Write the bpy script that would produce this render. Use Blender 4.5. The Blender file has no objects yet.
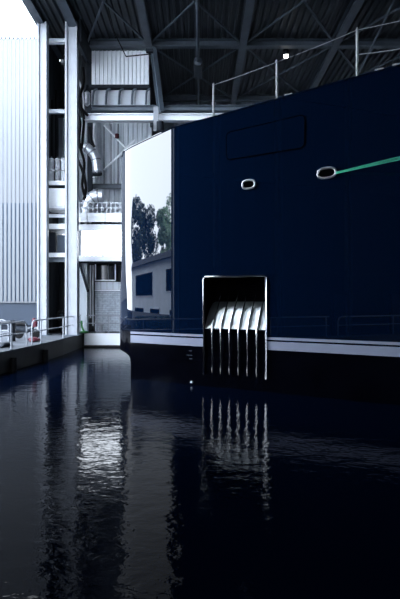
import bpy, bmesh, math, random
from mathutils import Vector, Matrix
random.seed(7)
C = bpy.context.scene.collection
sc = bpy.context.scene
PI = math.pi
CAMZ, F = 2.86, 582.0

# ---------------------------------------------------------------- camera, sky, exposure
cam = bpy.data.cameras.new('camera'); co = bpy.data.objects.new('camera', cam); C.objects.link(co)
co.location = (0, 0, CAMZ); co.rotation_euler = (PI/2, 0, 0)
cam.sensor_fit = 'VERTICAL'; cam.sensor_height = 36; cam.lens = 36*F/599; cam.clip_end = 500
sc.camera = co
sc.view_settings.view_transform = 'Standard'; sc.view_settings.look = 'None'
sc.view_settings.gamma = 1; sc.view_settings.use_curve_mapping = False
sc.view_settings.exposure = 0.0
w = bpy.data.worlds.new('overcast_sky'); sc.world = w; w.use_nodes = True
nt = w.node_tree; bg = nt.nodes['Background']
tc = nt.nodes.new('ShaderNodeTexCoord'); nz = nt.nodes.new('ShaderNodeTexNoise'); nz.inputs['Scale'].default_value = 1.6
cr = nt.nodes.new('ShaderNodeValToRGB')
cr.color_ramp.elements[0].position = .3; cr.color_ramp.elements[0].color = (.74, .84, 1, 1)
cr.color_ramp.elements[1].position = .7; cr.color_ramp.elements[1].color = (.88, .94, 1, 1)
nt.links.new(tc.outputs['Generated'], nz.inputs['Vector']); nt.links.new(nz.outputs['Fac'], cr.inputs['Fac'])
nt.links.new(cr.outputs['Color'], bg.inputs['Color']); bg.inputs['Strength'].default_value = 15.0

# ---------------------------------------------------------------- helpers
def xx(px, Y): return (px-200)*Y/F            # metres right of the camera of something Y metres away
def zz(py, Y): return CAMZ+(299.5-py)*Y/F     # its height above the water

def mat(name, col, rough=.5, metal=0, ior=1.45, noise=0, nscale=3, bump=0, bscale=20, emit=None, spec=.5):
    if not emit: col = [c_*.55 for c_ in col]      # all colours scaled down to offset the very bright sky
    m = bpy.data.materials.new(name); m.use_nodes = True
    t = m.node_tree; b = t.nodes['Principled BSDF']; b.inputs['Specular IOR Level'].default_value = spec
    b.inputs['Base Color'].default_value = (*col, 1)
    b.inputs['Roughness'].default_value = rough; b.inputs['Metallic'].default_value = metal
    b.inputs['IOR'].default_value = ior
    if noise or bump:
        c = t.nodes.new('ShaderNodeTexCoord')
    if noise:
        n = t.nodes.new('ShaderNodeTexNoise'); n.inputs['Scale'].default_value = nscale; n.inputs['Detail'].default_value = 5
        r = t.nodes.new('ShaderNodeValToRGB')
        r.color_ramp.elements[0].position = .3; r.color_ramp.elements[1].position = .7
        r.color_ramp.elements[0].color = (*[x*(1-noise) for x in col], 1)
        r.color_ramp.elements[1].color = (*[min(.9, x*(1+noise*.6)) for x in col], 1)
        t.links.new(c.outputs['Object'], n.inputs['Vector']); t.links.new(n.outputs['Fac'], r.inputs['Fac'])
        t.links.new(r.outputs['Color'], b.inputs['Base Color'])
    if bump:
        n2 = t.nodes.new('ShaderNodeTexNoise'); n2.inputs['Scale'].default_value = bscale
        bp = t.nodes.new('ShaderNodeBump'); bp.inputs['Strength'].default_value = bump; bp.inputs['Distance'].default_value = .02
        t.links.new(c.outputs['Object'], n2.inputs['Vector']); t.links.new(n2.outputs['Fac'], bp.inputs['Height'])
        t.links.new(bp.outputs['Normal'], b.inputs['Normal'])
    if emit:
        b.inputs['Emission Color'].default_value = (*emit[0], 1); b.inputs['Emission Strength'].default_value = emit[1]
    return m

M = dict(
    steel=mat('pale_painted_steel', (.49, .53, .6), .45, noise=.12, nscale=1.5),
    steel2=mat('grey_painted_steel', (.17, .22, .28), .5, noise=.2, nscale=2),
    dark=mat('dark_steel', (.025, .034, .048), .7, noise=.3, nscale=2, spec=.2),
    ceil=mat('roof_deck_metal', (.075, .095, .12), .6, noise=.15, nscale=.5),
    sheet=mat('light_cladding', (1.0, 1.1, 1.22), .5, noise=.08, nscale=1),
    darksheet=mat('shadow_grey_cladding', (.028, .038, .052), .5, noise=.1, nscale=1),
    clad_w=mat('white_cladding', (.2, .218, .245), .6),
    clad_b=mat('pale_blue_cladding', (.11, .16, .24), .6),
    plinth=mat('blue_grey_plinth', (.03, .05, .085), .7, noise=.2, nscale=.6),
    white=mat('white_panel', (1.42, 1.5, 1.6), .5, noise=.04, nscale=1),
    conc=mat('concrete', (.11, .125, .15), .8, noise=.45, nscale=1.2, bump=.3, bscale=15, spec=.15),
    quayface=mat('shaded_quay_wall', (.006, .008, .011), .6, noise=.5, nscale=1.5),  # near black: shade below the quay edge put into the colour
    ground=mat('asphalt', (.022, .026, .034), .9, noise=.2, nscale=.5, spec=0),
    brick=mat('pale_brick', (.75, .85, .98), .8, noise=.25, nscale=6),
    mortar=mat('mortar', (.35, .4, .46), .9, noise=.2, nscale=6),
    galv=mat('galvanised_duct', (1.3, 1.38, 1.5), .4, metal=.85, noise=.15, nscale=4),
    rubber=mat('black_rubber', (.005, .006, .008), .7, noise=.3, nscale=8, spec=.2),
    glass=mat('dark_window_glass', (.01, .015, .025), .08, noise=.2, nscale=2),
    hull=mat('navy_gloss_paint', (.0014, .0092, .033), .015, ior=1.68, noise=.06, nscale=.3),
    boot=mat('black_boot_paint', (.002, .0025, .006), .12, ior=1.35, noise=.4, nscale=1.5),
    stripe=mat('white_stripe_paint', (.5, .55, .72), .25, noise=.04, nscale=2),
    deck=mat('yacht_deck', (.05, .05, .05), .7, noise=.1, nscale=2),
    chrome=mat('polished_stainless', (.8, .82, .85), .12, metal=1, noise=.05, nscale=4),
    scoop=mat('dented_polished_stainless', (.8, .88, .92), .42, metal=1, noise=.1, nscale=4, bump=.8, bscale=5),
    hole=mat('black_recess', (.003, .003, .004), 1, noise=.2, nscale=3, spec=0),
    shedwall=mat('dark_shed_wall', (.012, .02, .032), .7, noise=.3, nscale=.4, spec=.2),
    ring=mat('bright_stainless', (.9, .92, .96), .35, metal=.7, noise=.05, nscale=4),
    roofsteel=mat('dim_roof_steel', (.13, .17, .22), .55, noise=.2, nscale=2),
    rope=mat('green_rope', (.03, .6, .36), .7, noise=.25, nscale=25),
    wire=mat('white_wire', (.7, .74, .8), .4, noise=.05, nscale=5),
    red=mat('red_canvas', (.12, .012, .03), .7, noise=.2, nscale=8),
    green=mat('green_hose', (.06, .35, .1), .6, noise=.2, nscale=8),
    leaf_d=mat('dark_leaves', (.16, .24, .24), .7, noise=.5, nscale=.9),
    leaf_l=mat('pale_leaves', (.6, .85, .65), .7, noise=.5, nscale=.9),
    bark=mat('bark', (.08, .06, .05), .9, noise=.3, nscale=5),
    house=mat('white_render', (1.0, 1.12, 1.3), .8, noise=.1, nscale=1),
    roof=mat('slate_roof', (.12, .15, .2), .7, noise=.3, nscale=2),
    lamp=mat('lit_lamp_lens', (1, 1, 1), .5, emit=((1, .97, .9), 12)),
)

def finish(name, bm, m, parent=None, smooth=False):
    bmesh.ops.recalc_face_normals(bm, faces=bm.faces)
    me = bpy.data.meshes.new(name); bm.to_mesh(me); bm.free()
    if smooth:
        for p in me.polygons: p.use_smooth = True
        try: me.set_sharp_from_angle(angle=math.radians(40))
        except Exception: pass
    me.materials.append(M[m] if isinstance(m, str) else m)
    o = bpy.data.objects.new(name, me); C.objects.link(o)
    if parent: o.parent = parent; o.matrix_parent_inverse = Matrix.Translation(-Vector(parent.location))
    return o
def tag(o, label=None, cat=None, group=None, kind=None):
    if label: o['label'] = label
    if cat: o['category'] = cat
    if group: o['group'] = group
    if kind: o['kind'] = kind
    return o
def thing(name, label, cat, loc=(0, 0, 0), group=None):
    o = bpy.data.objects.new(name, None); C.objects.link(o); o.location = loc; o.empty_display_size = .2
    return tag(o, label, cat, group)
def box(bm, x0, x1, y0, y1, z0, z1, bevel=0):
    vs = [bm.verts.new(v) for v in [(x0,y0,z0),(x1,y0,z0),(x1,y1,z0),(x0,y1,z0),(x0,y0,z1),(x1,y0,z1),(x1,y1,z1),(x0,y1,z1)]]
    fs = [bm.faces.new([vs[i] for i in f]) for f in [(0,3,2,1),(4,5,6,7),(0,1,5,4),(1,2,6,5),(2,3,7,6),(3,0,4,7)]]
    if bevel:
        bmesh.ops.bevel(bm, geom=list({e for f in fs for e in f.edges}), offset=bevel, segments=2, affect='EDGES')
    return bm
def B(*a, bevel=0): return box(bmesh.new(), *a, bevel=bevel)
def beam(bm, a, b, w_, h, up=(0, 0, 1), shape='box'):
    """box or I-section bar from a to b"""
    a, b = Vector(a), Vector(b); d = (b-a).normalized(); up = Vector(up)
    s = d.cross(up)
    if s.length < 1e-4: s = d.cross(Vector((0, 1, 0)))
    s.normalize(); u = s.cross(d).normalized()
    def rect(wx, hz, cz):
        r = []
        for p in (a, b):
            r.append([bm.verts.new(p+s*i*wx/2+u*(cz+j*hz/2)) for i, j in ((-1,-1),(1,-1),(1,1),(-1,1))])
        q, t = r
        bm.faces.new(q); bm.faces.new(t[::-1])
        for i in range(4): bm.faces.new((q[i], t[i], t[(i+1)%4], q[(i+1)%4]))
    if shape == 'box': rect(w_, h, 0)
    else:
        ft = h*.1; rect(w_, ft, h/2-ft/2); rect(w_, ft, -h/2+ft/2); rect(w_*.14, h-2*ft, 0)
    return bm
def tube(bm, pts, r, n=8, closed=False, caps=True):
    pts = [Vector(p) for p in pts]; rings = []
    rr = r if isinstance(r, (list, tuple)) else [r]*len(pts)
    prev = None
    for i, p in enumerate(pts):
        if closed: d = pts[(i+1) % len(pts)]-pts[i-1]
        else: d = pts[min(i+1, len(pts)-1)]-pts[max(i-1, 0)]
        d.normalize()
        if prev is None:
            s = d.cross(Vector((0, 0, 1)))
            if s.length < .05: s = d.cross(Vector((0, 1, 0)))
        else: s = prev-d*prev.dot(d)
        s.normalize(); prev = s; u = d.cross(s)
        rings.append([bm.verts.new(p+(s*math.cos(k*2*PI/n)+u*math.sin(k*2*PI/n))*rr[i]) for k in range(n)])
    m = len(rings)
    for i in range(m if closed else m-1):
        a, b = rings[i], rings[(i+1) % m]
        for k in range(n): bm.faces.new((a[k], a[(k+1)%n], b[(k+1)%n], b[k]))
    if caps and not closed: bm.faces.new(rings[0][::-1]); bm.faces.new(rings[-1])
    return bm
def T(pts, r, n=8, **k): return tube(bmesh.new(), pts, r, n, **k)
def smooth_path(p, n=6):
    p = [Vector(q) for q in p]; out = []
    for i in range(len(p)-1):
        a, b, c, d = p[max(i-1,0)], p[i], p[i+1], p[min(i+2,len(p)-1)]
        for k in range(n):
            t = k/n
            out.append(.5*((2*b)+(c-a)*t+(2*a-5*b+4*c-d)*t*t+(3*b-a-3*c+d)*t**3))
    return out+[p[-1]]
def ribbed(a, b, z0, z1, out, pitch=.3, depth=.05, th=.08):
    """vertical trapezoid cladding sheet between plan points a and b; 'out' is the side the ribs show on"""
    a, b, o = Vector((*a, 0)), Vector((*b, 0)), Vector((*out, 0)); L = (b-a).length; d = (b-a)/L
    n = max(1, int(L/pitch)); p = L/n; prof = []
    for i in range(n): prof += [(i*p, 0), ((i+.5)*p, 0), ((i+.6)*p, depth), ((i+.9)*p, depth)]
    prof.append((L, 0))
    bm = bmesh.new(); lo = []; hi = []; bl = []; bh = []
    for s, q in prof:
        v = a+d*s+o*q; lo.append(bm.verts.new((v.x, v.y, z0))); hi.append(bm.verts.new((v.x, v.y, z1)))
    for s in (0, L):
        v = a+d*s-o*th; bl.append(bm.verts.new((v.x, v.y, z0))); bh.append(bm.verts.new((v.x, v.y, z1)))
    for i in range(len(prof)-1): bm.faces.new((lo[i], lo[i+1], hi[i+1], hi[i]))
    bm.faces.new((bl[0], bl[1], bh[1], bh[0])); bm.faces.new((lo[0], hi[0], bh[0], bl[0])); bm.faces.new((lo[-1], bl[1], bh[1], hi[-1]))
    bm.faces.new(hi+[bh[1], bh[0]]); bm.faces.new(lo[::-1]+[bl[0], bl[1]])
    return bm

# ---------------------------------------------------------------- ground, water
Q = .85                                                    # quay level
m = bpy.data.materials.new('dark_rippled_water'); m.use_nodes = True; t = m.node_tree; b = t.nodes['Principled BSDF']
b.inputs['Base Color'].default_value = (.0004, .0016, .006, 1); b.inputs['Roughness'].default_value = .02; b.inputs['IOR'].default_value = 1.065
tcn = t.nodes.new('ShaderNodeTexCoord'); prev = None
for sc_, dist, st in (((2.2, 2.6, 1), .009, 1.0), ((8, 9, 1), .003, 1.0)):
    mp = t.nodes.new('ShaderNodeMapping'); mp.inputs['Scale'].default_value = sc_
    n = t.nodes.new('ShaderNodeTexNoise'); n.inputs['Scale'].default_value = 1; n.inputs['Detail'].default_value = 3; n.inputs['Distortion'].default_value = .4
    bp = t.nodes.new('ShaderNodeBump'); bp.inputs['Strength'].default_value = st; bp.inputs['Distance'].default_value = dist
    t.links.new(tcn.outputs['Object'], mp.inputs['Vector']); t.links.new(mp.outputs[0], n.inputs['Vector']); t.links.new(n.outputs['Fac'], bp.inputs['Height'])
    if prev: t.links.new(prev.outputs['Normal'], bp.inputs['Normal'])
    prev = bp
t.links.new(prev.outputs['Normal'], b.inputs['Normal'])
tag(finish('water', B(-7.9, 29.9, -24.8, 46.3, -2, 0), m), 'dark rippled dock water in front of the yacht', 'water', kind='stuff')

def slab(name, poly, z0, z1, m, parent=None):
    bm = bmesh.new(); lo = [bm.verts.new((x, y, z0)) for x, y in poly]; hi = [bm.verts.new((x, y, z1)) for x, y in poly]
    bm.faces.new(lo[::-1]); bm.faces.new(hi)
    for i in range(len(poly)): j = (i+1) % len(poly); bm.faces.new((lo[i], lo[j], hi[j], hi[i]))
    return finish(name, bm, m, parent)
EDGE = [(-9.4, -30), (-9.0, 0), (-8.3, 12), (-7.6, 22), (-7.15, 27), (-7.0, 30), (-7.0, 35)]
fl = tag(slab('floor', EDGE+[(-2, 35), (-2, 46.5), (-12.5, 46.5), (-12.5, -30)], Q-.07, Q, 'conc'), kind='structure')
slab('quay_wall', [(x-.06, y+(.06 if y > 34.9 else 0)) for x, y in EDGE]+[(-2.1, 35.06), (-2.1, 46.4), (-12.4, 46.4), (-12.4, -30)], -2, Q-.07, 'quayface', fl)
bm = bmesh.new(); box(bm, -6.95, -2.0, 34.92, 35.0, .12, Q-.02)
finish('fascia', bm, 'white', fl)
for i in range(9):
    y = -2+i*3.6; x = [EDGE[j][0]+(EDGE[j+1][0]-EDGE[j][0])*(y-EDGE[j][1])/(EDGE[j+1][1]-EDGE[j][1]) for j in range(len(EDGE)-1) if EDGE[j][1] <= y <= EDGE[j+1][1]][0]
    finish('fender_pile', T([(x+.06, y, -1), (x+.06, y, Q-.3)], .13, 10), 'rubber', fl, True)
gr = tag(finish('ground', B(-90, -12.5, -40, 110, Q-1.2, Q-.02), 'ground'), kind='structure')

# ---------------------------------------------------------------- shed: walls, roof
H = 18.4; BY = 46.5
def ceil_sheet():
    x0, x1, y0, y1, z = -9.3, 30, -25, BY+.3, H+.45
    bm = bmesh.new(); n = int((x1-x0)/.38); p = (x1-x0)/n; prof = []
    for i in range(n): prof += [(x0+i*p, 0), (x0+(i+.5)*p, 0), (x0+(i+.62)*p, -.17), (x0+(i+.88)*p, -.17)]
    prof.append((x1, 0))
    A = [bm.verts.new((x, y0, z+q)) for x, q in prof]; D = [bm.verts.new((x, y1, z+q)) for x, q in prof]
    for i in range(len(prof)-1): bm.faces.new((A[i], A[i+1], D[i+1], D[i]))
    e = [bm.verts.new(v) for v in ((x0, y0, z+.3), (x1, y0, z+.3), (x1, y1, z+.3), (x0, y1, z+.3))]
    bm.faces.new(e); bm.faces.new(A+[e[1], e[0]]); bm.faces.new(D[::-1]+[e[3], e[2]])
    bm.faces.new((A[0], D[0], e[3], e[0])); bm.faces.new((A[-1], D[-1], e[2], e[1]))
    return bm
ceiling = tag(finish('ceiling', ceil_sheet(), 'ceil'), kind='structure')
RX = [-3.1, 2.6, 8.2, 13.8, 19.4, 25]
for x in RX: finish('rafter', beam(bmesh.new(), (x, -24.8, H+.05), (x, BY, H+.05), .42, .6, shape='I'), 'roofsteel', ceiling)
for y in (-24.6, -15, -5, 5, 15, 25, 35.4, 45): finish('purlin', beam(bmesh.new(), (-6.8, y, H+.02), (29.5, y, H+.02), .45, .42, shape='I'), 'roofsteel', ceiling)
XS = [-6.9]+RX
for y0, y1 in ((15, 25), (25, 35.4), (35.4, 45)):
    for i in range(5):
        if y0 > 30 and i == 0: continue
        for s in (0, 1):
            finish('brace', beam(bmesh.new(), (XS[i+s], y0, H-.05), (XS[i+1-s], y1, H-.05), .1, .1), 'roofsteel', ceiling)
# eave and inner edge beams along the open side
finish('edge_beam', beam(bmesh.new(), (-9.0, -25, H+.3), (-9.0, 37.5, H+.3), .5, .75, shape='I'), 'roofsteel', ceiling)
finish('edge_beam', beam(bmesh.new(), (-7.1, -25, H+.15), (-7.1, 37.5, H+.15), .5, .85, shape='I'), 'roofsteel', ceiling)
bm = bmesh.new(); box(bm, -6.85, -6.7, 32.8, 36, H-1.0, H+.3); finish('haunch_plate', bm, 'dark', ceiling)
pipe = finish('sprinkler_pipe', T([(-.13, -4.5, H-.35), (-.13, BY-.6, H-.35)], .1, 10), 'roofsteel', ceiling, True)
bm = T([(-.13, 37, H-.35), (-.13, 37.1, H-.35), (-.13, 39.6, H-.35), (-.13, 39.7, H-.35)], [.14, .28, .28, .14], 14)
finish('silencer', bm, 'roofsteel', ceiling, True)
finish('pipe_run', T([(xx(399, 29.5), 29.5, H+.1), (xx(358, 36.5), 36.5, zz(75, 36.5))], .07, 8), 'roofsteel', ceiling)
for i in range(13):   # hangers of the pipe
    y = -4+i*3.6; finish('pipe_hanger', B(-.17, -.09, y, y+.05, H-.25, H+.4), 'dark', ceiling)

wb = tag(finish('wall_back', ribbed((-3.1, BY), (30, BY), 0, H+.4, (0, -1), .38, .06), 'sheet'), kind='structure')
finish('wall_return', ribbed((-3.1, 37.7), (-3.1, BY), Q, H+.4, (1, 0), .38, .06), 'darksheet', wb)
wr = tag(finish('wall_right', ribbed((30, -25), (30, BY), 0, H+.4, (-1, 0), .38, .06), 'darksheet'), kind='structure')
tag(finish('light_block_front', ribbed((-3, -25), (30, -25), 0, H+.4, (0, 1), 2.4, .015), 'shedwall'), kind='structure')  # unseen wall added behind the camera to keep light off the hull
wl = tag(finish('wall_left', ribbed((-9.15, -25), (-9.15, 17.3), Q, H, (1, 0), 2.4, .015), 'shedwall'), kind='structure')
for y in (-24.5, -17, -10, -4.5, 1.5, 6.5, 11, 14.6, 17.1):
    finish('wall_post', beam(bmesh.new(), (-8.95, y, Q), (-8.95, y, H), .3, .3, up=(0, 1, 0), shape='I'), 'steel2', wl)
for z in (4.2, 9, 13.6): finish('wall_rail', B(-9.07, -8.95, -25, 17, z, z+.22), 'dark', wl)
for y in (2.0, 6.2, 10.6): finish('service_door', B(-9.1, -8.98, y, y+1.3, Q, Q+2.3), 'plinth', wl)
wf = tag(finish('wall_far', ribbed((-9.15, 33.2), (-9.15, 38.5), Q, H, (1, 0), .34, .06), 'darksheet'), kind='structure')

# rear wall of the left bay (Y 37.6) with a window opening to the sky
Y2 = 37.6; X0, X1 = -9.14, -3.1
oz0, oz1 = zz(256, Y2), zz(230.5, Y2)
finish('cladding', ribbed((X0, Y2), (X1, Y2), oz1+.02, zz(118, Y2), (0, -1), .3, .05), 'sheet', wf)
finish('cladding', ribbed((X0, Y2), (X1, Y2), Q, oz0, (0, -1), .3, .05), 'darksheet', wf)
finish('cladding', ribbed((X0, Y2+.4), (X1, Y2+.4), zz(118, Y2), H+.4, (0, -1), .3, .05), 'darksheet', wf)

# bright upper panel between the column and first rafter
up = thing('cladding_panel', 'bright ribbed cladding panel high under the roof in the corner bay', 'cladding', (-4.8, 36, 13))
YP = 36.0
finish('sheet', ribbed((-6.7, YP), (-3.15, YP), zz(86, YP), zz(51, YP), (0, -1), .24, .05), 'white', up)
finish('head_rail', B(-6.75, -3.1, YP-.15, YP+.1, zz(51, YP), zz(46, YP)), 'steel2', up)
finish('sill_rail', B(-6.75, -3.1, YP-.25, YP+.1, zz(89, YP), zz(86, YP)), 'dark', up)
finish('lower_panel', B(-6.75, -3.1, YP+.2, YP+.3, zz(106, YP), zz(89, YP)), 'sheet', up)
for px in (93, 106, 119, 132, 146):
    p = [(xx(px+5, YP), YP-.1, zz(89.5, YP)), (xx(px+1, YP), YP-.1, zz(92, YP)), (xx(px, YP), YP-.1, zz(105, YP))]
    finish('bracket', T(smooth_path(p, 3), .07, 6), 'steel2', up)

# crane girders
g = thing('crane_girder', 'pale double steel girder spanning under the roof above the yacht', 'girder', (0, 35.2, 14))
finish('top_chord', beam(bmesh.new(), (xx(92, 35), 35, zz(109, 35)), (29, 35, zz(109, 35)), .5, .32, shape='I'), 'steel2', g)
finish('bottom_chord', beam(bmesh.new(), (xx(85, 34), 34, zz(118, 34)), (29, 34, zz(118, 34)), .5, .4, shape='I'), 'white', g)
finish('hanger', B(xx(153.5, 33.6), xx(158.5, 33.6), 33.5, 33.7, zz(131, 33.6), zz(107, 33.6)), 'steel', g)
finish('hoist', T([(xx(160, 33.6), 33.6, zz(122, 33.6)), (xx(160, 33.6), 33.6, zz(131, 33.6))], .22, 12), 'dark', g, True)
finish('electrical_box', B(xx(150, 33.3), xx(153, 33.3), 33.2, 33.4, zz(127, 33.3), zz(123, 33.3)), 'dark', g)
# main inclined crane rail seen at the first rafter
hb = tag(finish('stay_beam', beam(bmesh.new(), (xx(153, 35.2), 35.2, zz(48, 35.2)), (xx(161, 34.4), 34.4, zz(112, 34.4)), .3, .3, shape='I'), 'steel2'),
         'pale slanting steel strut from the roof to the crane girder', 'beam')
cb = thing('cable_drop', 'thin dark cable with a lamp arm hanging below the roof in the corner bay', 'cable', (-4.5, 33, 17))
finish('cable', T([(xx(104, 30), 30, H+.4), (xx(114, 32), 32, zz(32, 32)), (xx(126, 33), 33, zz(56.5, 33))], .03, 6), 'rubber', cb)
finish('arm', T([(xx(126, 33), 33, zz(56.5, 33)), (xx(151, 33), 33, zz(54, 33))], .035, 6), 'rubber', cb)
finish('lamp_head', B(xx(146, 33), xx(153, 33), 32.9, 33.2, zz(52, 33), zz(49, 33)), 'dark', cb)
lm = thing('ceiling_lamp', 'small round lit lamp under the dark roof', 'lamp', (xx(286, 36), 36, H-.4))
finish('housing', T([(xx(286, 36), 36, H-.1), (xx(286, 36), 36, H-.44)], .17, 16), 'dark', lm)
bm = bmesh.new(); bmesh.ops.create_uvsphere(bm, u_segments=16, v_segments=8, radius=.16, matrix=Matrix.Translation((xx(286, 36), 36, H-.46))); finish('lens', bm, 'lamp', lm, True)

# ---------------------------------------------------------------- columns of the open side
def column(px0, px1, Y, label, flip=1):
    x0, x1 = xx(px0, Y), xx(px1, Y); t = thing('steel_column', label, 'column', ((x0+x1)/2, Y, Q))
    finish('web', B(x0+.03, x1-.03, Y+.1, Y+.16, Q, H), 'steel', t)
    fw = .1
    finish('flange', B(x0, x0+fw, Y-.02, Y+.5, Q, H), 'steel', t); finish('flange', B(x1-fw, x1, Y-.02, Y+.5, Q, H), 'steel', t)
    finish('base_plate', B(x0-.12, x1+.12, Y-.12, Y+.62, Q, Q+.04), 'steel2', t)
    for bx in (x0-.06, x1+.06): finish('bolt', T([(bx, Y-.06, Q+.03), (bx, Y-.06, Q+.12)], .03, 6), 'dark', t)
    return t
column(37, 46.5, 32.5, 'tall pale steel column at the outer corner beside the ribbed building')
column(65, 77, 32.5, 'tall wide pale steel column between dark bay and balcony')
tag(finish('inner_column', beam(bmesh.new(), (xx(90, 36.4), 36.4, zz(218, 36.4)), (xx(90, 36.4), 36.4, H), .3, .3, up=(0, 1, 0), shape='I'), 'dark'),
    'dark steel column behind the curved ducts', 'column')
tag(finish('concrete_column', B(xx(79.5, 35.8), xx(87, 35.8), 35.8, 36.3, Q, zz(262, 35.8)), 'sheet'), 'short pale concrete column behind the green hose', 'column')

# ---------------------------------------------------------------- narrow bay between the columns
YB = 34.0; a0, a1 = xx(47, YB), xx(66.5, YB)
def cross(py0, py1, m, label, y=YB):
    tag(finish('cross_beam', beam(bmesh.new(), (a0, y, zz((py0+py1)/2, y)), (a1, y, zz((py0+py1)/2, y)), .3, (py1-py0)*y/F, shape='I'), m), label, 'beam')
cross(39.5, 43.5, 'white', 'topmost pale cross beam between the two tall columns')
cross(110, 113.5, 'white', 'pale cross beam above the white tanks between the columns')
cross(214.5, 217.5, 'white', 'thin pale cross beam in the dark gap under the white cabinet')
cross(258, 262, 'steel2', 'lowest grey cross beam above the dark doorway')
def platform(py, th, label, m='white'):
    z = zz(py, YB); t = thing('platform', label, 'platform', (-8.4, 34.5, z))
    finish('floor_plate', B(a0, a1, YB, 36.5, z-th, z-th*.4), 'steel2', t)
    finish('edge_channel', B(a0, a1, YB-.1, YB, z-th, z), m, t)
    return z
zp = platform(181, .25, 'steel platform carrying three white tanks between the columns')
bm = bmesh.new(); bmr = []
rl = thing('guard_rail', 'thin pale guard rail in front of the white tanks', 'railing', (-8.3, YB-.05, zp))
for py in (160, 170.5): finish('rail', T([(a0, YB-.05, zz(py, YB)), (a1, YB-.05, zz(py, YB))], .03, 6), 'wire', rl)
for px in (49, 57.5, 65.5): finish('post', T([(xx(px, YB), YB-.05, zp), (xx(px, YB), YB-.05, zz(159, YB))], .03, 6), 'wire', rl)
for px, lab in ((51.5, 'left'), (57.5, 'middle'), (63.5, 'right')):
    x = xx(px, 34.7); t = thing('tank', lab+' of the three upright white tanks on the platform', 'tank', (x, 34.7, zp-.1), 'white tanks on the platform')
    zt = zz(158, 34.7)
    finish('body', T([(x, 34.7, zp-.095), (x, 34.7, zt-.15), (x, 34.7, zt-.04), (x, 34.7, zt)], [.15, .15, .12, .05], 14), 'white', t, True)
    finish('valve', T([(x, 34.7, zt), (x, 34.7, zt+.1)], .04, 8), 'steel2', t)
t = thing('cabinet', 'white metal cabinet hanging below the tank platform', 'cabinet', (-8.3, YB, zz(208, YB)))
finish('body', B(a0+.05, a1-.02, YB+.05, 35, zz(208, YB), zz(188, YB), bevel=.03), 'white', t)
finish('door', B(a0+.12, a1-.1, YB, YB+.05, zz(206, YB), zz(190, YB)), 'white', t)
finish('tray', B(a0+.02, a1, YB-.05, 35.1, zz(210, YB), zz(208.3, YB)), 'steel', t)
for px in (52, 56):
    tag(finish('riser_pipe', T([(xx(px, 35.5), 35.5, zz(182, 35.5)), (xx(px, 35.5), 35.5, zz(100 if px == 52 else 90, 35.5))], .05, 8), 'rubber'),
        'black riser pipe behind the white tanks, '+('taller right one' if px == 56 else 'shorter left one'), 'pipe')
platform(224, .3, 'white edged platform above the blue grey equipment boxes')
platform(253, .25, 'white edged platform under the blue grey equipment boxes')
for px0, px1, py0, lab in ((49, 55.5, 232, 'taller dark blue grey equipment box between the platforms'), (57, 66, 235, 'lighter blue grey equipment box beside the wide column')):
    t = thing('equipment_box', lab, 'box', (xx(px0, 34.6), 34.6, zz(252, 34.6)))
    mm = 'plinth' if px0 == 49 else 'clad_b'
    finish('casing', B(xx(px0, 34.6), xx(px1, 34.6), 34.6, 35.4, zz(252.5, 34.6), zz(py0, 34.6), bevel=.03), mm, t)
    finish('door', B(xx(px0+1, 34.6), xx(px1-1, 34.6), 34.55, 34.6, zz(251, 34.6), zz(py0+2, 34.6)), mm, t)
t = thing('bay_door', 'dark grey door at the back of the bay below the platforms', 'door', (xx(58, 37), 37, Q))
finish('leaf', B(xx(58.5, 37.2), xx(66, 37.2), 37.2, 37.3, Q, zz(285, 37.2)), 'darksheet', t); finish('handle', B(xx(59.5, 37.1), xx(60.1, 37.1), 37.1, 37.2, 2.0, 2.2), 'steel', t)
t = thing('hose_reel', 'round dark hose reel low in the bay beside the wide column', 'hose reel', (xx(62, 35), 35, Q))
def ring(c, r, tr, ax=(0, 1, 0), n=20, m=8):
    c = Vector(c); ax = Vector(ax).normalized(); s = ax.cross(Vector((0, 0, 1))).normalized(); u = s.cross(ax)
    return T([c+(s*math.cos(i*2*PI/n)+u*math.sin(i*2*PI/n))*r for i in range(n)], tr, m, closed=True)
finish('hose', ring((xx(62, 35), 35, zz(316, 35)), .26, .1), 'rubber', t, True); finish('hub', T([(xx(62, 35), 34.9, zz(316, 35)), (xx(62, 35), 35.1, zz(316, 35))], .12, 12), 'dark', t)
finish('stand', B(xx(61, 35), xx(63, 35), 34.97, 35.05, Q, zz(318, 35)), 'dark', t)

# ---------------------------------------------------------------- ducts, hoses, bracing beside the wide column
def duct(name, pts, r, label, Y):
    t = thing(name, label, 'duct', pts[0])
    pp = smooth_path(pts, 5); finish('duct_pipe', T(pp, r, 16), 'galv', t, True)
    for i in range(3, len(pp)-1, 4):
        d = (pp[i+1]-pp[i-1]).normalized()*.035
        finish('seam', T([pp[i]-d, pp[i]+d], r*1.07, 16), 'steel', t)
    d = (pp[-1]-pp[-2]).normalized()*.06
    finish('flange', T([pp[-1]-d, pp[-1]+d], r*1.14, 16), 'dark', t)
    return t
Yd = 34.6
duct('exhaust_duct', [(xx(a, Yd), Yd, zz(b, Yd)) for a, b in ((77, 147), (84, 146.5), (91, 151), (96, 160), (97, 174))], .27, 'bent galvanised duct curving downward beside the wide column', Yd)
duct('intake_duct', [(xx(a, Yd+.5), Yd+.5, zz(b, Yd+.5)) for a, b in ((103, 196), (95, 197), (89, 202), (86.5, 209), (86.5, 216))], .42, 'large galvanised duct bending down onto the balcony', Yd)
hs = [((78, 62), (80, 78), (79, 96), (84, 112), (90, 119)), ((77, 112), (82, 125), (81, 145), (86, 165), (84, 186), (87, 200)), ((84, 70), (85, 84), (80, 105), (85, 120), (83, 150)), ((90, 128), (92, 140), (95, 148)), ((78, 160), (83, 172), (86, 188), (84, 200))]
hl = ['black hose looping down to the girder end', 'long black hose trailing past both ducts to the balcony', 'black hose hanging behind the silver vessel', 'short black hose above the bent duct', 'black hose drooping under the bent duct']
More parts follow.
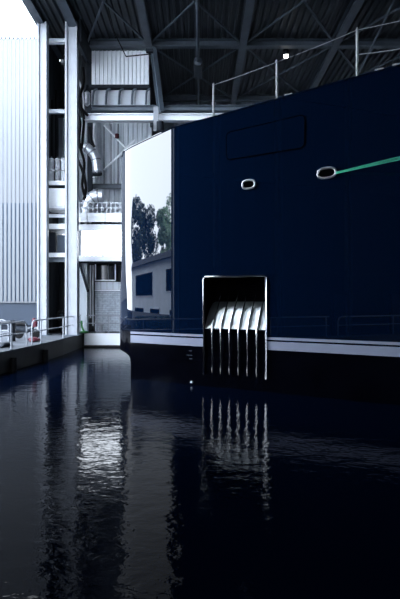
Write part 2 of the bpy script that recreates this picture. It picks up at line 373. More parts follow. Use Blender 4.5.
for hk, (p, l) in enumerate(zip(hs, hl)):
    tag(finish('hose', T(smooth_path([(xx(a, 34.2), 33.55+.14*hk, zz(b, 34.2)) for i, (a, b) in enumerate(p)], 5), .08, 8), 'rubber', None, True), l, 'hose')
for p, l, r_ in (([(78, 80), (82, 90), (84, 105), (82, 135)], 'pale curved conduit beside the silver vessel', .07), ([(80, 160), (84, 175), (86, 195), (84, 212)], 'pale curved conduit running down to the balcony', .12)):
    tag(finish('conduit', T(smooth_path([(xx(a, 34.9), 34.9, zz(b, 34.9)) for a, b in p], 5), r_, 8), 'steel', None, True), l, 'pipe')
t = thing('vessel', 'small silver vessel hung at the girder end', 'vessel', (xx(87, 34), 34, zz(106, 34)))
finish('body', T([(xx(87, 34), 34, zz(y, 34)) for y in (106, 104, 93, 91)], [.06, .17, .17, .05], 12), 'galv', t, True)
finish('cap', T([(xx(87, 34), 34, zz(91, 34)), (xx(87, 34), 34, zz(85, 34))], .08, 8), 'dark', t)
bm = bmesh.new()
t = thing('cross_bracing', 'thin pale crossed bracing rods in front of the ribbed wall behind the yacht', 'bracing', (-5, 36.8, 10))
for a, b in (((104, 125), (131, 153)), ((104, 170), (135, 140))):
    finish('rod', T([(xx(a[0], 36.8), 36.8, zz(a[1], 36.8)), (xx(b[0], 36.8), 36.8, zz(b[1], 36.8))], .07, 8), 'white', t)
tag(finish('red_lamp', T([(xx(117, 36.5), 36.5, zz(138, 36.5)), (xx(117, 36.5), 36.5, zz(134, 36.5))], .13, 12), 'red'), 'small red warning lamp on the wall behind the bow edge', 'lamp')
tag(finish('wall_beam', beam(bmesh.new(), (xx(92, 37), 37, zz(186.5, 37)), (-3.2, 37, zz(186.5, 37)), .3, .3, shape='I'), 'steel2'), 'grey horizontal beam on the ribbed wall above the balcony', 'beam')
for px, wh in ((104, 'leftmost'), (111, 'middle'), (118, 'rightmost')):
    tag(finish('wall_conduit', T([(xx(px, 37.3), 37.3, zz(184, 37.3)), (xx(px, 37.3), 37.3, zz(124, 37.3))], .025, 6), 'dark'), wh+' of three thin dark conduits on the ribbed wall above the balcony', 'pipe', 'thin conduits on the ribbed wall')

# ---------------------------------------------------------------- balcony
YK = 34.3
t = thing('balcony', 'white balcony with mesh railing and panelled front beside the wide column', 'balcony', (xx(97, YK), YK, zz(222, YK)))
zt, zb_ = zz(213, YK), zz(222, YK)
finish('deck', B(xx(76, YK), -3.2, YK+.05, 37.5, zb_+.1, zb_+.28), 'steel2', t)
for i in range(5):
    x0 = xx(69.5+18*i, YK); x1 = xx(69.5+18*(i+1), YK)-.03
    finish('front_panel', B(x0, x1, YK-.06, YK, zb_, zt), 'white', t)
for i in range(14): x = xx(80, YK)+i*.28; finish('joist', B(x, x+.1, YK+.05, 37.4, zb_-.12, zb_+.1), 'dark', t)
for py in (203, 208): finish('rail', T([(xx(70, YK), YK-.03, zz(py, YK)), (-3.2, YK-.03, zz(py, YK))], .025, 6), 'white', t)
for i in range(17): px = 70.5+4.5*i; finish('baluster', T([(xx(px, YK), YK-.03, zt), (xx(px, YK), YK-.03, zz(203, YK))], .02, 6), 'white', t)
finish('front_beam', B(xx(77, 34.5), -3.2, 34.4, 34.7, zz(230.5, 34.5), zz(224.5, 34.5)), 'white', t)
# frame around the bright opening
wn = tag(finish('window_1', B(xx(77, 35.6), xx(81, 35.6), 35.55, 35.9, zz(256, 35.6), zz(230, 35.6)), 'steel'), kind='structure')
finish('sill', B(xx(76, 35.2), -3.2, 34.8, 35.9, zz(261.5, 35.2), zz(256, 35.2)), 'white', wn)
finish('sill_bracket', B(xx(102, 34.95), xx(104, 34.95), 34.9, 35.0, zz(256, 35), zz(253.5, 35)), 'steel2', wn)

# lower room behind the far quay
YR = 36.6
br = thing('brick_wall', 'pale brick wall below the dark window on the far quay', 'wall', (xx(110, YR), YR, Q))
x0, x1, z1 = xx(95, YR), -3.2, zz(291, YR)
finish('backing', B(x0, x1, YR+.03, YR+.3, Q, z1), 'mortar', br)
bm = bmesh.new(); z = Q; r = 0
while z+.1 < z1:
    x = x0-(.16 if r % 2 else 0)
    while x < x1:
        xa, xb = max(x, x0), min(x+.3, x1)
        if xb-xa > .05: box(bm, xa, xb, YR+random.uniform(-.008, .008), YR+.05, z, z+.105)
        x += .32
    z += .12; r += 1
tag(finish('brick_courses', bm, 'brick', br), kind='stuff')
finish('coping', B(x0, x1, YR-.06, YR+.32, z1, z1+.08), 'white', br)
pn = thing('parapet_panels', 'row of pale vertical panels between brick wall and dark window', 'panel', (xx(110, YR), YR, zz(290, YR)))
for i in range(9): finish('panel', B(x0+i*.38, x0+i*.38+.35, YR, YR+.06, zz(290, YR)+.03, zz(282, YR)), 'sheet', pn)
t = thing('dark_window', 'dark window with white frame above the brick wall', 'window', (xx(105, YR), YR, zz(281, YR)))
w0, w1, y0, y1 = xx(95, YR), xx(116, YR), zz(281, YR), zz(263, YR)
finish('pane', B(w0, w1, YR, YR+.04, y0, y1), 'glass', t)
for a in ((w0, w1, y0, y0+.07), (w0, w1, y1-.07, y1), (w0, w0+.07, y0, y1), (w1-.07, w1, y0, y1)): finish('frame_bar', B(a[0], a[1], YR-.06, YR-.01, a[2], a[3]), 'white', t)
finish('mullion', B(xx(108, YR), xx(108.8, YR), YR-.03, YR, y0, y1), 'steel2', t)
tag(finish('knee_brace', beam(bmesh.new(), (xx(79.5, 35.5), 35.5, zz(263, 35.5)), (xx(88, 35.5), 35.5, zz(292, 35.5)), .12, .12), 'dark'), 'dark slanting brace across the short concrete column', 'brace')
for px, py, l in ((90.5, 318, 'thin pale vertical pipe left of the dark window'), (93, 326, 'longer pale vertical pipe beside the brick wall')):
    tag(finish('down_pipe', T([(xx(px, 36.1), 36.1, zz(265, 36.1)), (xx(px, 36.1), 36.1, zz(py, 36.1))], .05, 8), 'steel'), l, 'pipe')
tag(finish('lintel', B(xx(77, 35.4), -3.2, 35.2, 37.3, zz(263, 35.4), zz(260.8, 35.4)), 'dark'), 'dark lintel beam above the dark window', 'beam')

# ---------------------------------------------------------------- railings
def railing(name, label, pts, h=1.08, ends=(0, 0), posts=None, mid=.55, r=.032):
    """pts: plan polyline at quay level"""
    t = thing(name, label, 'railing', (pts[0][0], pts[0][1], Q))
    P3 = [Vector((x, y, Q)) for x, y in pts]
    top = [p+Vector((0, 0, h)) for p in P3]; lowr = [p+Vector((0, 0, h*mid)) for p in P3]
    path = list(top)
    def loop(p_end, p_in):
        d = (p_end-p_in).normalized(); k = .28
        return [p_end-d*k, p_end-d*k*.3-Vector((0, 0, k*.3)), p_end-Vector((0, 0, k)), Vector((p_end.x, p_end.y, Q+h*mid+.1)), Vector((p_end.x, p_end.y, Q+.02))]
    if ends[1]: path = path[:-1]+loop(top[-1], top[-2])
    if ends[0]: path = loop(top[0], top[1])[::-1]+path[1:]
    finish('top_rail', T(path, r, 8), 'steel', t, True)
    finish('middle_rail', T(lowr, r*.8, 8), 'steel', t, True)
    for q in posts:
        x, y = q; finish('post', T([(x, y, Q), (x, y, Q+h-.02)], r*1.05, 8), 'steel', t, True)
        finish('foot', T([(x, y, Q), (x, y, Q+.03)], r*2.4, 10), 'steel2', t)
    return t
def ed(y, off=.12):
    for j in range(len(EDGE)-1):
        (xa, ya), (xb, yb) = EDGE[j], EDGE[j+1]
        if ya <= y <= yb: return (xa+(xb-xa)*(y-ya)/(yb-ya)-off, y)
railing('quay_railing', 'long pale tubular railing on the quay edge left of the wide column', [ed(25.6), ed(27), ed(30), ed(33), ed(34.8)], ends=(1, 0), posts=[ed(26.7), ed(30.3), ed(34.0)])
railing('quay_railing', 'pale tubular railing with rounded end nearest the camera on the quay edge', [ed(8), ed(12), ed(18), ed(22), ed(25.0)], ends=(0, 1), posts=[ed(y) for y in (8.2, 11.8, 15.6, 19.6, 23.4)])
railing('quay_railing', 'pale tubular railing behind the others at the left picture edge', [(-12, 26.2), (-8.75, 26.6)], ends=(0, 1), posts=[(-9.1, 26.56), (-10.6, 26.37)])
railing('quay_railing', 'short pale railing returning along the left side of the quay gap', [(-8.15, 25.2), (-8.2, 22), (-8.4, 19)], ends=(1, 0), posts=[(-8.2, 23)])
tf = railing('quay_railing', 'white railing on the far quay in front of the brick wall', [(-6.85, 35.1), (-2.2, 35.1)], h=1.05, posts=[(xx(p, 35.1), 35.1) for p in (80, 97, 108.5, 120)], r=.035)
railing('quay_railing', 'pale railing on the quay behind the camera opposite the yacht', [ed(-8), ed(-4), ed(0), ed(4), ed(7.4)], ends=(0, 1), posts=[ed(y) for y in (-7.6, -4, -.4, 3.2)])

# small things on the quay
def lump(name, c, s, m, label, cat, seed=0):
    random.seed(seed); bm = bmesh.new(); bmesh.ops.create_icosphere(bm, subdivisions=3, radius=1)
    for v in bm.verts:
        k = 1+.16*math.sin(v.co.x*4+seed)+.12*math.cos(v.co.y*5+v.co.z*3)
        v.co = Vector((v.co.x*s[0]*k, v.co.y*s[1]*k, max(v.co.z, -.55)*s[2]*k))
        v.co += Vector(c)
    zmin = min(v.co.z for v in bm.verts)
    for v in bm.verts: v.co.z += Q-zmin+.005
    return tag(finish(name, bm, m, None, True), label, cat)
lump('tarpaulin', (xx(34, 27.6), 27.6, Q), (.32, .3, .13), 'red', 'crumpled red tarpaulin lying on the quay by the railing gap', 'tarpaulin', 2)
lump('cloth_bundle', (xx(3, 24.6), 24.6, Q), (.3, .7, .13), 'dark', 'dark crumpled cover on the quay floor at the left edge', 'cover', 5)
t = thing('parked_scooter', 'dark covered scooter parked behind the railing gap', 'scooter', (xx(27, 30), 30, Q))
c = Vector((xx(27, 30), 30, Q))
for dx in (-.42, .42):
    finish('wheel', T([c+Vector((dx, y_, .24)) for y_ in (-.06, -.05, .05, .06)], [.19, .24, .24, .19], 18), 'rubber', t, True)
finish('body', T(smooth_path([c+Vector(v) for v in ((-.55, 0, .5), (-.2, 0, .45), (.05, 0, .4), (.3, 0, .55), (.42, 0, .95))]), [.1]*6+[.13]*6+[.1]*6+[.06]*7, 10), 'dark', t, True)
finish('seat', T([c+Vector((-.6, 0, .72)), c+Vector((-.35, 0, .76)), c+Vector((0, 0, .68))], [.06, .12, .07], 10), 'rubber', t, True)
finish('fairing', T([c+Vector((.42, 0, .6)), c+Vector((.4, 0, .9)), c+Vector((.33, 0, 1.05))], [.12, .15, .06], 10), 'red', t, True)
t = thing('control_cabinet', 'dark upright cabinet behind the left railing end', 'cabinet', (xx(10.5, 27.8), 27.8, Q))
finish('casing', B(xx(8, 27.8), xx(13, 27.8), 27.8, 28.2, Q, Q+1.0, bevel=.02), 'dark', t); finish('door', B(xx(8.7, 27.8), xx(12.3, 27.8), 27.76, 27.8, Q+.1, Q+.94), 'plinth', t)
t = thing('green_hose', 'coiled green hose hanging at the foot of the wide column', 'hose', (xx(82.5, 34.6), 34.6, Q))
finish('coil', ring((xx(84.5, 34.7), 34.7, Q+.06), .2, .06, (0, .15, 1)), 'green', t, True)
finish('hanging_end', T(smooth_path([(xx(81.5, 34.8), 34.8, Q+.75), (xx(82, 34.8), 34.8, Q+.4), (xx(84, 34.7), 34.7, Q+.1)]), .06, 8), 'green', t, True)
t = thing('mooring_bollard', 'small grey bollard on the far quay behind the railing', 'bollard', (xx(101, 35.7), 35.7, Q))
finish('post', T([(xx(101, 35.7), 35.7, z) for z in (Q, Q+.08, Q+.1, Q+.38, Q+.42)], [.22, .22, .12, .1, .14], 14), 'steel', t, True)
finish('cap', T([(xx(101, 35.7), 35.7, z) for z in (Q+.42, Q+.5)], [.2, .17], 14), 'steel', t, True)

# ---------------------------------------------------------------- outside: ribbed building, house, trees
YO = 46.0; ob = thing('ribbed_building', 'tall ribbed white and pale blue building beyond the quay on the left', 'building', (-30, YO, Q))
zs, zt, zb_ = zz(203, YO), zz(38.5, YO), zz(302, YO)
finish('upper_cladding', ribbed((-50, YO), (-12.3, YO), zs, zt, (0, -1), .325, .05), 'clad_w', ob)
finish('lower_cladding', ribbed((-50, YO), (-12.3, YO), zb_, zs, (0, -1), .325, .07), 'clad_b', ob)
bm = bmesh.new()
for i in range(121):
    x = -49.9+i*.325
    if x < -12.5: box(bm, x, x+.2, YO-.13, YO+.01, zb_+.02, zs-.02)
tag(finish('cladding_ribs', bm, 'clad_w', ob), kind='stuff')
finish('plinth', B(-50, -12.3, YO, YO+.3, Q, zb_), 'plinth', ob)
finish('drip_edge', B(-50, -12.3, YO-.1, YO+.2, zb_-.06, zb_+.06), 'clad_w', ob)
finish('body', B(-50, -12.3, YO+.3, YO+10, Q, zt-.3), 'clad_w', ob)
bm = bmesh.new()
for i in range(114): x = -49.9+i*.328; box(bm, x, x+.17, YO-.1, YO+.1, zt, zt+.14)
tag(finish('parapet_teeth', bm, 'clad_b', ob), kind='stuff')

hs = thing('house', 'white house with wide dark windows mirrored in the yacht bow', 'house', (-32, 13, Q))
ha, hb_ = Vector((-19, 12.6, 0)), Vector((-45, 17.4, 0)); hd_ = (hb_-ha).normalized(); hn = Vector((hd_.y, -hd_.x, 0)); hn = hn if hn.y < 0 else -hn; HL = (hb_-ha).length
def hbx(u0, u1, v0, v1, z0, z1):      # u along the facade, v into the house
    bm = bmesh.new(); vs = []
    for z in (z0, z1):
        for u, v in ((u0, v0), (u1, v0), (u1, v1), (u0, v1)): p = ha+hd_*u+hn*v; vs.append(bm.verts.new((p.x, p.y, z)))
    for f in [(0,3,2,1),(4,5,6,7),(0,1,5,4),(1,2,6,5),(2,3,7,6),(3,0,4,7)]: bm.faces.new([vs[k] for k in f])
    return bm
hz = 5.9
finish('walls', hbx(0, HL, 0, 5, Q-.05, hz), 'house', hs)
finish('roof', hbx(-.5, HL+.5, -.5, 5.5, hz, hz+.45), 'roof', hs)
for u, wd, z0, z1 in ((1.0, 3.4, 3.4, 5.2), (9, 8.5, 3.1, 5.2), (20.5, 4.5, 3.1, 5.2), (1.2, 2.2, 1.1, 2.2), (6.5, 3.6, 1.1, 2.2), (13, 5, 1.1, 2.2)):
    f = finish('window_frame', hbx(u, u+wd, -.06, .02, z0, z1), 'house', hs)
    finish('window_pane', hbx(u+.1, u+wd-.1, -.09, -.05, z0+.1, z1-.1), 'hole', f)
finish('base_course', hbx(0, HL, -.12, 0, Q, Q+.9), 'roof', hs)
bm = bmesh.new()
hd = thing('hedge', 'low dark hedge in front of the white house across the road', 'hedge', (-15.5, 14, Q))
def tree(x, y, h, r, m, label):
    t = thing('tree', label, 'tree', (x, y, Q), 'trees beside the white house')
    finish('trunk', T([(x, y, Q-.02), (x+.1, y+.05, Q+h*.3), (x, y, Q+h*.75)], [.3, .2, .08], 8), 'bark', t, True)
    for k in range(4):
        a = k*1.7; finish('branch', T([(x+.05, y, Q+h*(.3+.08*k)), (x+math.cos(a)*r*.6, y+math.sin(a)*r*.6, Q+h*(.5+.1*k))], [.1, .04], 6), 'bark', t)
    me = bpy.data.meshes.new('foliage'); vs = []; fs = []
    cl = [(random.uniform(-.6, .6)*r, random.uniform(-.6, .6)*r, random.uniform(.35, .95)*h, random.uniform(.3, .5)*r) for _ in range(14)]
    for _ in range(9000):
        cx, cy, cz, cr_ = random.choice(cl)
        d = Vector((random.gauss(0, 1), random.gauss(0, 1), random.gauss(0, 1))).normalized()*cr_*random.uniform(.6, 1.05)
        p = Vector((x+cx, y+cy, Q+cz))+d; s = random.uniform(.12, .26)
        u = Vector((random.gauss(0, 1), random.gauss(0, 1), random.gauss(0, 1))).normalized(); v = u.orthogonal().normalized()
        n = len(vs); vs += [p-u*s, p+v*s*.5, p+u*s, p-v*s*.5]; fs.append((n, n+1, n+2, n+3))
    me.from_pydata(vs, [], fs); me.materials.append(M[m]); o = bpy.data.objects.new('foliage', me); C.objects.link(o); o.parent = t; o.matrix_parent_inverse = Matrix.Translation(-Vector((x, y, Q))); o['kind'] = 'stuff'
tree(-52, 14.0, 14.3, 3.0, 'leaf_d', 'dark leafy tree beyond the far end of the white house')
tree(-56, 9.0, 15.0, 3.4, 'leaf_d', 'second dark leafy tree standing between the dark and pale crowns')
tree(-51, 6.2, 14.2, 2.6, 'leaf_l', 'pale green leafy tree between the dark trees and the tallest pale one')
tree(-56, 1.5, 17.0, 3.4, 'leaf_l', 'tallest pale green leafy tree behind the near corner of the white house')
vs = []; fs = []
for _ in range(9000):
    p = Vector((random.uniform(-16, -15), random.uniform(9, 19), random.uniform(Q, Q+1.0))); s = random.uniform(.05, .12)
    u = Vector((random.gauss(0, 1), random.gauss(0, 1), random.gauss(0, 1))).normalized(); v = u.orthogonal().normalized()
    n = len(vs); vs += [p-u*s, p+v*s*.6, p+u*s, p-v*s*.6]; fs.append((n, n+1, n+2, n+3))
me = bpy.data.meshes.new('hedge_leaves'); me.from_pydata(vs, [], fs); me.materials.append(M['leaf_d']); o = bpy.data.objects.new('hedge_leaves', me); C.objects.link(o)
o.parent = hd; o.matrix_parent_inverse = Matrix.Translation(-Vector(hd.location)); o['kind'] = 'stuff'
finish('core', B(-15.85, -15.15, 9.1, 18.9, Q-.02, Q+.85), 'leaf_d', hd)

# ---------------------------------------------------------------- the yacht
PH = math.radians(33.5); P0 = Vector((.4, 19.05, 0)); DT = Vector((math.cos(PH), -math.sin(PH), 0)); NO = Vector((-math.sin(PH), -math.cos(PH), 0))
def hit(px):                       # distance along the straight side where the line of sight through column px meets it
    k = (px-200)/F                 # (P0+s*DT).x = k*(P0+s*DT).y
    return (k*P0.y-P0.x)/(DT.x-k*DT.y)
def side(px, py=None, off=0):
    s = hit(px); p = P0+DT*s
    z = zz(py, p.y) if py is not None else 0
    return Vector((p.x, p.y, z))+NO*off
SP0, SP1 = hit(204.3), hit(266.5)
ZP0, ZPL, ZP1 = .40, 1.93, 3.60
# plan: list of (s, upper point, lower point); s<0 runs left round the stem, s>0 runs aft
def walk(phis):                    # integrate heading from P0 leftward
    p = P0+DT*hit(206); out = []
    for L, a in phis:
        n = max(1, int(L/.1)) if L > .3 else 2
        for _ in range(n): pass
    return out
def heading_path(seg):
    """seg: list of (length, start_deg, end_deg, samples)"""
    p = P0+DT*hit(203); pts = [p.copy()]
    for L, a0_, a1_, n in seg:
        for k in range(n):
            a = math.radians(a0_+(a1_-a0_)*(k+.5)/n); p = p+Vector((-math.cos(a), math.sin(a), 0))*(L/n); pts.append(p.copy())
    return pts
up_ = heading_path([(1.3, 33.5, 34.5, 12), (1.9, 34.5, 38, 20), (1.75, 40, 118, 26), (4, 118, 140, 12), (20, 140, 152, 10)])
lo_ = heading_path([(1.3, 33.5, 34.5, 12), (1.9, 34.5, 38, 20), (3.0, 50, 118, 26), (4, 118, 140, 12), (20, 140, 152, 10)])
NST = 32                           # index of the stem edge
bo_ = heading_path([(1.3, 33.5, 34.5, 12), (1.9, 34.5, 38, 20), (3.0, 104, 120, 26), (4, 120, 140, 12), (20, 140, 152, 10)])
aft = []; p = P0+DT*hit(400); pf = math.radians(33.5)
tops_px = [(123, 152), (131, 147), (150, 138), (172, 128), (213, 117), (275, 99.5), (356, 77), (400, 65)]
def top_z(pt):
    px = 200+F*pt.x/pt.y
    T_ = tops_px
    if px <= T_[0][0]: return 8.42
    if px >= 400: return 9.2
    for (a, b), (c, d) in zip(T_, T_[1:]):
        if a <= px <= c: return zz(b+(d-b)*(px-a)/(c-a), pt.y)
cols = []                          # (upper, lower, top z)
right = []
q = P0+DT*hit(400); ang = 33.5; r_pts = []
for k in range(40):
    ang = max(20, ang-.5); q = q+Vector((math.cos(math.radians(ang)), -math.sin(math.radians(ang)), 0))*.45; r_pts.append(q.copy())
for p in r_pts[::-1]: cols.append((p, p))
for px in (400, 380, 360, 340, 320, 300, 285, 275): p = P0+DT*hit(px); cols.append((p, p))
IP1 = len(cols)
for i in range(5): s = SP1+(SP0-SP1)*i/4; p = P0+DT*s; cols.append((p, p))
IP0 = len(cols)-1
i0 = len(cols)
for a, b, c in zip(up_, lo_, bo_): cols.append((a, b, c))
IST = i0+NST
NSTEM_END = i0+NST+26+12
tz = [top_z(c[0]) if i <= i0+40 else 8.2 for i, c in enumerate(cols)]
zl = [-1.2, 0, ZP0, .55, .95, 1.307, 1.571, 1.622, 1.704, ZPL, 2.3, 2.7, 3.1, ZP1, 4.2, 5, 6, 7]
def sm(z): t = min(1, max(0, (z-2.9)/1.3)); return t*t*(3-2*t)
def hp(i, z, off=0):
    a, b = cols[i][0], cols[i][1]; p = b.lerp(a, sm(z))
    if i > IST and z < .95: p = p.lerp(cols[i][2], min(1, (.95-z)/.4))
    p = Vector((p.x, p.y, z))
    if off:
        j0, j1 = max(i-1, 0), min(i+1, len(cols)-1)
        d = (cols[j1][0]-cols[j0][0]).normalized(); n = Vector((-d.y, d.x, 0))
        if n.dot(Vector((-.5, -.8, 0))) < 0: n = -n
        p += n*off
    return p
yt = thing('yacht', 'large glossy navy blue yacht with white waterline stripes moored in the shed', 'yacht', (4, 22, 0))
def skin(zs_, i_from, i_to, top=False, skip=True, part=None):
    bm = bmesh.new(); g = []
    for i in range(i_from, i_to+1):
        zz_ = list(zs_)
        if top:
            T0 = tz[i]; zz_ = list(zs_)+[7+(T0-7)*.5, T0]
        g.append([bm.verts.new(hp(i, z)) for z in zz_])
    for i in range(len(g)-1):
        for k in range(len(g[0])-1):
            zm = g[i][k].co.z+1e-3
            if skip and IP1 <= i+i_from < IP0 and ZP0-.01 < zm < ZP1-.01: continue
            if part == 'top' and i >= IST and zm < 1.7: continue
            if part == 'bottom' and i < IST and zm > 1.3: continue
            bm.faces.new((g[i][k], g[i+1][k], g[i+1][k+1], g[i][k+1]))
    bmesh.ops.remove_doubles(bm, verts=bm.verts, dist=1e-4)
    return bm
N = len(cols)-1
finish('hull_topsides', skin(zl[6:], 0, N, top=True, part='top'), 'hull', yt, True)
finish('hull_bottom', skin(zl[:10], 0, N, part='bottom'), 'boot', yt, True)
# deck, transom, cap rail
bm = bmesh.new(); vs = [bm.verts.new((c[0].x, c[0].y, tz[i]-.12)) for i, c in enumerate(cols)]
bm.faces.new(vs); bmesh.ops.triangulate(bm, faces=bm.faces[:]); finish('deck', bm, 'deck', yt)
a, b = cols[0][0], cols[-1][0]
bm = bmesh.new(); bm.faces.new([bm.verts.new(v) for v in ((a.x, a.y, -1.2), (b.x, b.y, -1.2), (b.x, b.y, tz[-1]), (a.x, a.y, tz[0]))]); finish('transom', bm, 'hull', yt)
finish('cap_rail', T([Vector((c[0].x, c[0].y, tz[i])) for i, c in enumerate(cols)][::1], .025, 6), 'hull', yt, True)
# stripes
def stripe(i_from, i_to, z0, z1):
    bm = bmesh.new(); g = [[bm.verts.new(hp(i, z0, .004)), bm.verts.new(hp(i, z0, .012)), bm.verts.new(hp(i, z1, .012)), bm.verts.new(hp(i, z1, .004))] for i in range(i_from, i_to+1)]
    for a, b in zip(g, g[1:]):
        for k in range(4): bm.faces.new((a[k], b[k], b[(k+1) % 4], a[(k+1) % 4]))
    bm.faces.new(g[0]); bm.faces.new(g[-1][::-1]); return bm
for z0, z1 in ((1.307, 1.571), (1.622, 1.704)):
    finish('waterline_stripe', stripe(0, IP1, z0, z1), 'stripe', yt); finish('waterline_stripe', stripe(IP0, IST, z0, z1), 'stripe', yt)
# anchor pocket: local frame s along the side, n outward
def L(s, n, z): p = P0+DT*s+NO*n; return Vector((p.x, p.y, z))
W = SP1-SP0; s0, s1 = SP0, SP1
def quadstrip(rows):
    bm = bmesh.new(); g = [[bm.verts.new(v) for v in r] for r in rows]
    for a, b in zip(g, g[1:]):
        for k in range(len(a)-1): bm.faces.new((a[k], a[k+1], b[k+1], b[k]))
    return bm
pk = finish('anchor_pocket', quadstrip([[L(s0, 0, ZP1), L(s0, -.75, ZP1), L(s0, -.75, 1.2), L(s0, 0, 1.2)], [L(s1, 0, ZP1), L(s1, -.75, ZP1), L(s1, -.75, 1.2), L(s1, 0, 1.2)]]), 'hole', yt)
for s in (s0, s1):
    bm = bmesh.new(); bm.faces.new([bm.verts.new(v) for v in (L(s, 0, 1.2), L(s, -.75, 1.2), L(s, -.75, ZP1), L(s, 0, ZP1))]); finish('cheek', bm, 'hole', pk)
finish('chafe_plate', quadstrip([[L(s0, -.03, ZP0-.02), L(s0, -.03, ZPL)], [L(s1, -.03, ZP0-.02), L(s1, -.03, ZPL)]]), 'boot', pk)
prof = [(0.0, ZPL-.03), (-.03, ZPL+.02), (-.1, ZPL+.15), (-.2, ZPL+.38), (-.34, ZPL+.62), (-.52, ZPL+.8), (-.7, ZPL+.86)]
finish('scoop_plate', quadstrip([[L(s0+W*k/24, n+.012*math.sin(k*1.9)*(n < -.02), z) for k in range(25)] for n, z in prof]), 'scoop', pk, True)
def bar(s, r, z_top_n, m='chrome'):
    return T(smooth_path([L(s, -.55, ZPL+1.15), L(s, -.36, ZPL+.75), L(s, -.14, ZPL+.32), L(s, .0, ZPL+.02), L(s, .03, ZPL-.15), L(s, .03, ZPL-.8), L(s, .02, ZP0+.05)], 4), [.012]*2+[.02]*3+[.028]*19+[.014], 8)
for k in range(1, 7):
    finish('guide_bar', bar(s0+W*k/7, .03, 0), 'chrome', pk, True)
fr = bmesh.new()
tube(fr, [L(s0, .02, ZP0), L(s0, .03, ZPL), L(s0, .03, ZP1-.06), L(s0+.06, .03, ZP1), L(s1-.06, .03, ZP1), L(s1, .03, ZP1-.06), L(s1, .03, ZPL), L(s1, .02, ZP0)], .034, 8)
finish('pocket_rim', fr, 'chrome', pk, True)
finish('lip_bar', T([L(s0, .01, ZPL-.03), L(s1, .01, ZPL-.03)], .025, 8), 'chrome', pk, True)
# fairleads
def fairlead(px, py, wpx, hpx, label):
    c = side(px, py); s = hit(px); k = c.y/F; cz = c.z
    cosv = DT.x  # foreshortening is small
    hw, hh = wpx*k/2/.86, hpx*k/2
    pts = []
    for i in range(28):
        a = i*2*PI/28; ex = 2.6
        ca, sa = math.cos(a), math.sin(a)
        pts.append(L(s+hw*math.copysign(abs(ca)**(2/ex), ca), .02, cz+hh*math.copysign(abs(sa)**(2/ex), sa)))
    o = finish('fairlead', T(pts, .036, 10, closed=True), 'ring', yt, True); o['label'] = label
    bm = bmesh.new(); f = bm.faces.new([bm.verts.new(p-NO*.01) for p in pts]); finish('opening', bm, 'hole', o)  # flat black disc; the hole's darkness is put into its colour
    return c
fairlead(249, 184.5, 12, 8.5, 'small oval chrome fairlead')
fairlead(327, 173, 16, 10, 'oval chrome fairlead with green rope')
# shell door outline
cn = [side(226.5, 133), side(305, 114.5), side(304.5, 147.5), side(227, 160)]
pts = []
for i in range(4):
    a, b, c = cn[i-1], cn[i], cn[(i+1) % 4]; r = .16
    for t_ in (0, .25, .5, .75, 1):
        p1 = b+(a-b).normalized()*r; p2 = b+(c-b).normalized()*r
        pts.append(p1*(1-t_)**2+b*2*t_*(1-t_)+p2*t_*t_)
sd = bmesh.new(); A = [sd.verts.new(p+NO*.018) for p in pts]; D = [sd.verts.new(p+NO*.001) for p in pts]; sd.faces.new(A)
for i in range(len(A)): j = (i+1) % len(A); sd.faces.new((A[i], A[j], D[j], D[i]))
dr = finish('shell_door', sd, 'hull', yt)
finish('door_seam', T([p+NO*.008 for p in pts], .02, 6, closed=True), 'hole', dr, True)
# draft marks and a white stub added as a small highlight
for k, (px, py, wd) in enumerate(((186, 350.5, 4), (187, 355, 6), (186, 358.5, 4))):
    s = hit(px); p = P0+DT*s
    i = min(range(i0, i0+NST), key=lambda j: abs(200+F*cols[j][0].x/cols[j][0].y-px)); q0, q1 = hp(i-2, zz(py, cols[i][0].y), .012), hp(i-1+k % 2, zz(py, cols[i][0].y), .012)
    finish('draft_mark', beam(bmesh.new(), q0, q1, .01, .022), 'plinth', yt)
i = min(range(i0, i0+NST), key=lambda j: abs(200+F*cols[j][0].x/cols[j][0].y-193)); q0 = hp(i, zz(382, cols[i][0].y), 0); q1 = hp(i, zz(382, cols[i][0].y), .06)
finish('highlight_stub', T([q0, q1], .04, 10), 'white', yt)
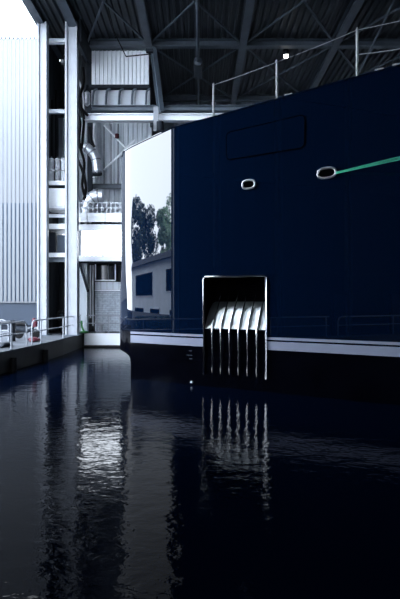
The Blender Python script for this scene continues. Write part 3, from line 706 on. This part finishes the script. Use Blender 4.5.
# stanchions and lifelines
def stan(px, y0, y1):
    p = side(px, y1)-NO*.1; p.z = top_z(P0+DT*hit(px))-.12
    q_ = Vector((p.x, p.y, zz(y0, p.y)))
    return p, q_
ST = [stan(212, 85, 117), stan(275.5, 62, 100), stan(356, 30, 77)]
for p, q_ in ST:
    s_ = finish('stanchion', T([p, q_], .035, 8), 'wire', yt, True)
    finish('cap', T([q_, q_+Vector((0, 0, .07))], [.05, .02], 8), 'wire', s_)
    finish('base', T([p, p+Vector((0, 0, .06))], .08, 10), 'wire', s_)
end = side(400)-NO*.1; end.z = zz(20, end.y); e2 = end+(end-ST[2][1])*1.5
tp = [q_ for p, q_ in ST]
pth = []
for a, b in zip(tp, tp[1:]+[e2]):
    for k in range(8): t_ = k/8; v = a.lerp(b, t_); v.z -= .02*4*t_*(1-t_); pth.append(v)
finish('lifeline', T(pth+[e2], .011, 6), 'wire', yt, True)
a = ST[2][1].copy(); a.z = zz(54.5, a.y); b = side(400)-NO*.1; b.z = zz(47, b.y); b = a+(b-a)*2.2
finish('lifeline', T([a.lerp(b, k/8)-Vector((0, 0, .2*k/8*(1-k/8))) for k in range(9)], .014, 6), 'wire', yt, True)
p, q_ = stan(458, 10, 60); finish('stanchion', T([p, Vector((p.x, p.y, e2.z))], .035, 8), 'wire', yt, True)
for px in (288, 379, 397):
    p = side(px)-NO*.05; p.z = top_z(P0+DT*hit(px))
    finish('deck_fitting', T([p-DT*.12+Vector((0, 0, .04)), p+DT*.12+Vector((0, 0, .05))], [.05, .035], 8), 'wire', yt, True)

# mooring rope and its post (post stands outside the frame)
post = Vector((9.7, 8.3, 0))
t = thing('mooring_post', 'tall steel mooring post holding the green rope', 'post', post)
finish('pile', T([post+Vector((0, 0, -1.5)), post+Vector((0, 0, 7.4))], .3, 16), 'steel2', t, True)
finish('cap', T([post+Vector((0, 0, 7.4)), post+Vector((0, 0, 7.5))], .36, 16), 'dark', t)
a = side(333, 173.5, -.02); rp = thing('mooring_rope', 'bright green mooring rope running from the chrome fairlead to the right', 'rope', a)
Ye = 14.6
for dy0, dy1 in ((-.9, -1.3), (0.9, 1.6), (0, .2)):
    b = Vector((xx(400, Ye), Ye, zz(158+dy1, Ye))); a2 = Vector((a.x, a.y, a.z-dy0*.02))
    d = (b-a2); k = (post.x-.25-b.x)/d.x; c = b+d*k
    finish('strand', T([a2, b, c], .013 if dy0 else .008, 6), 'rope', rp, True)
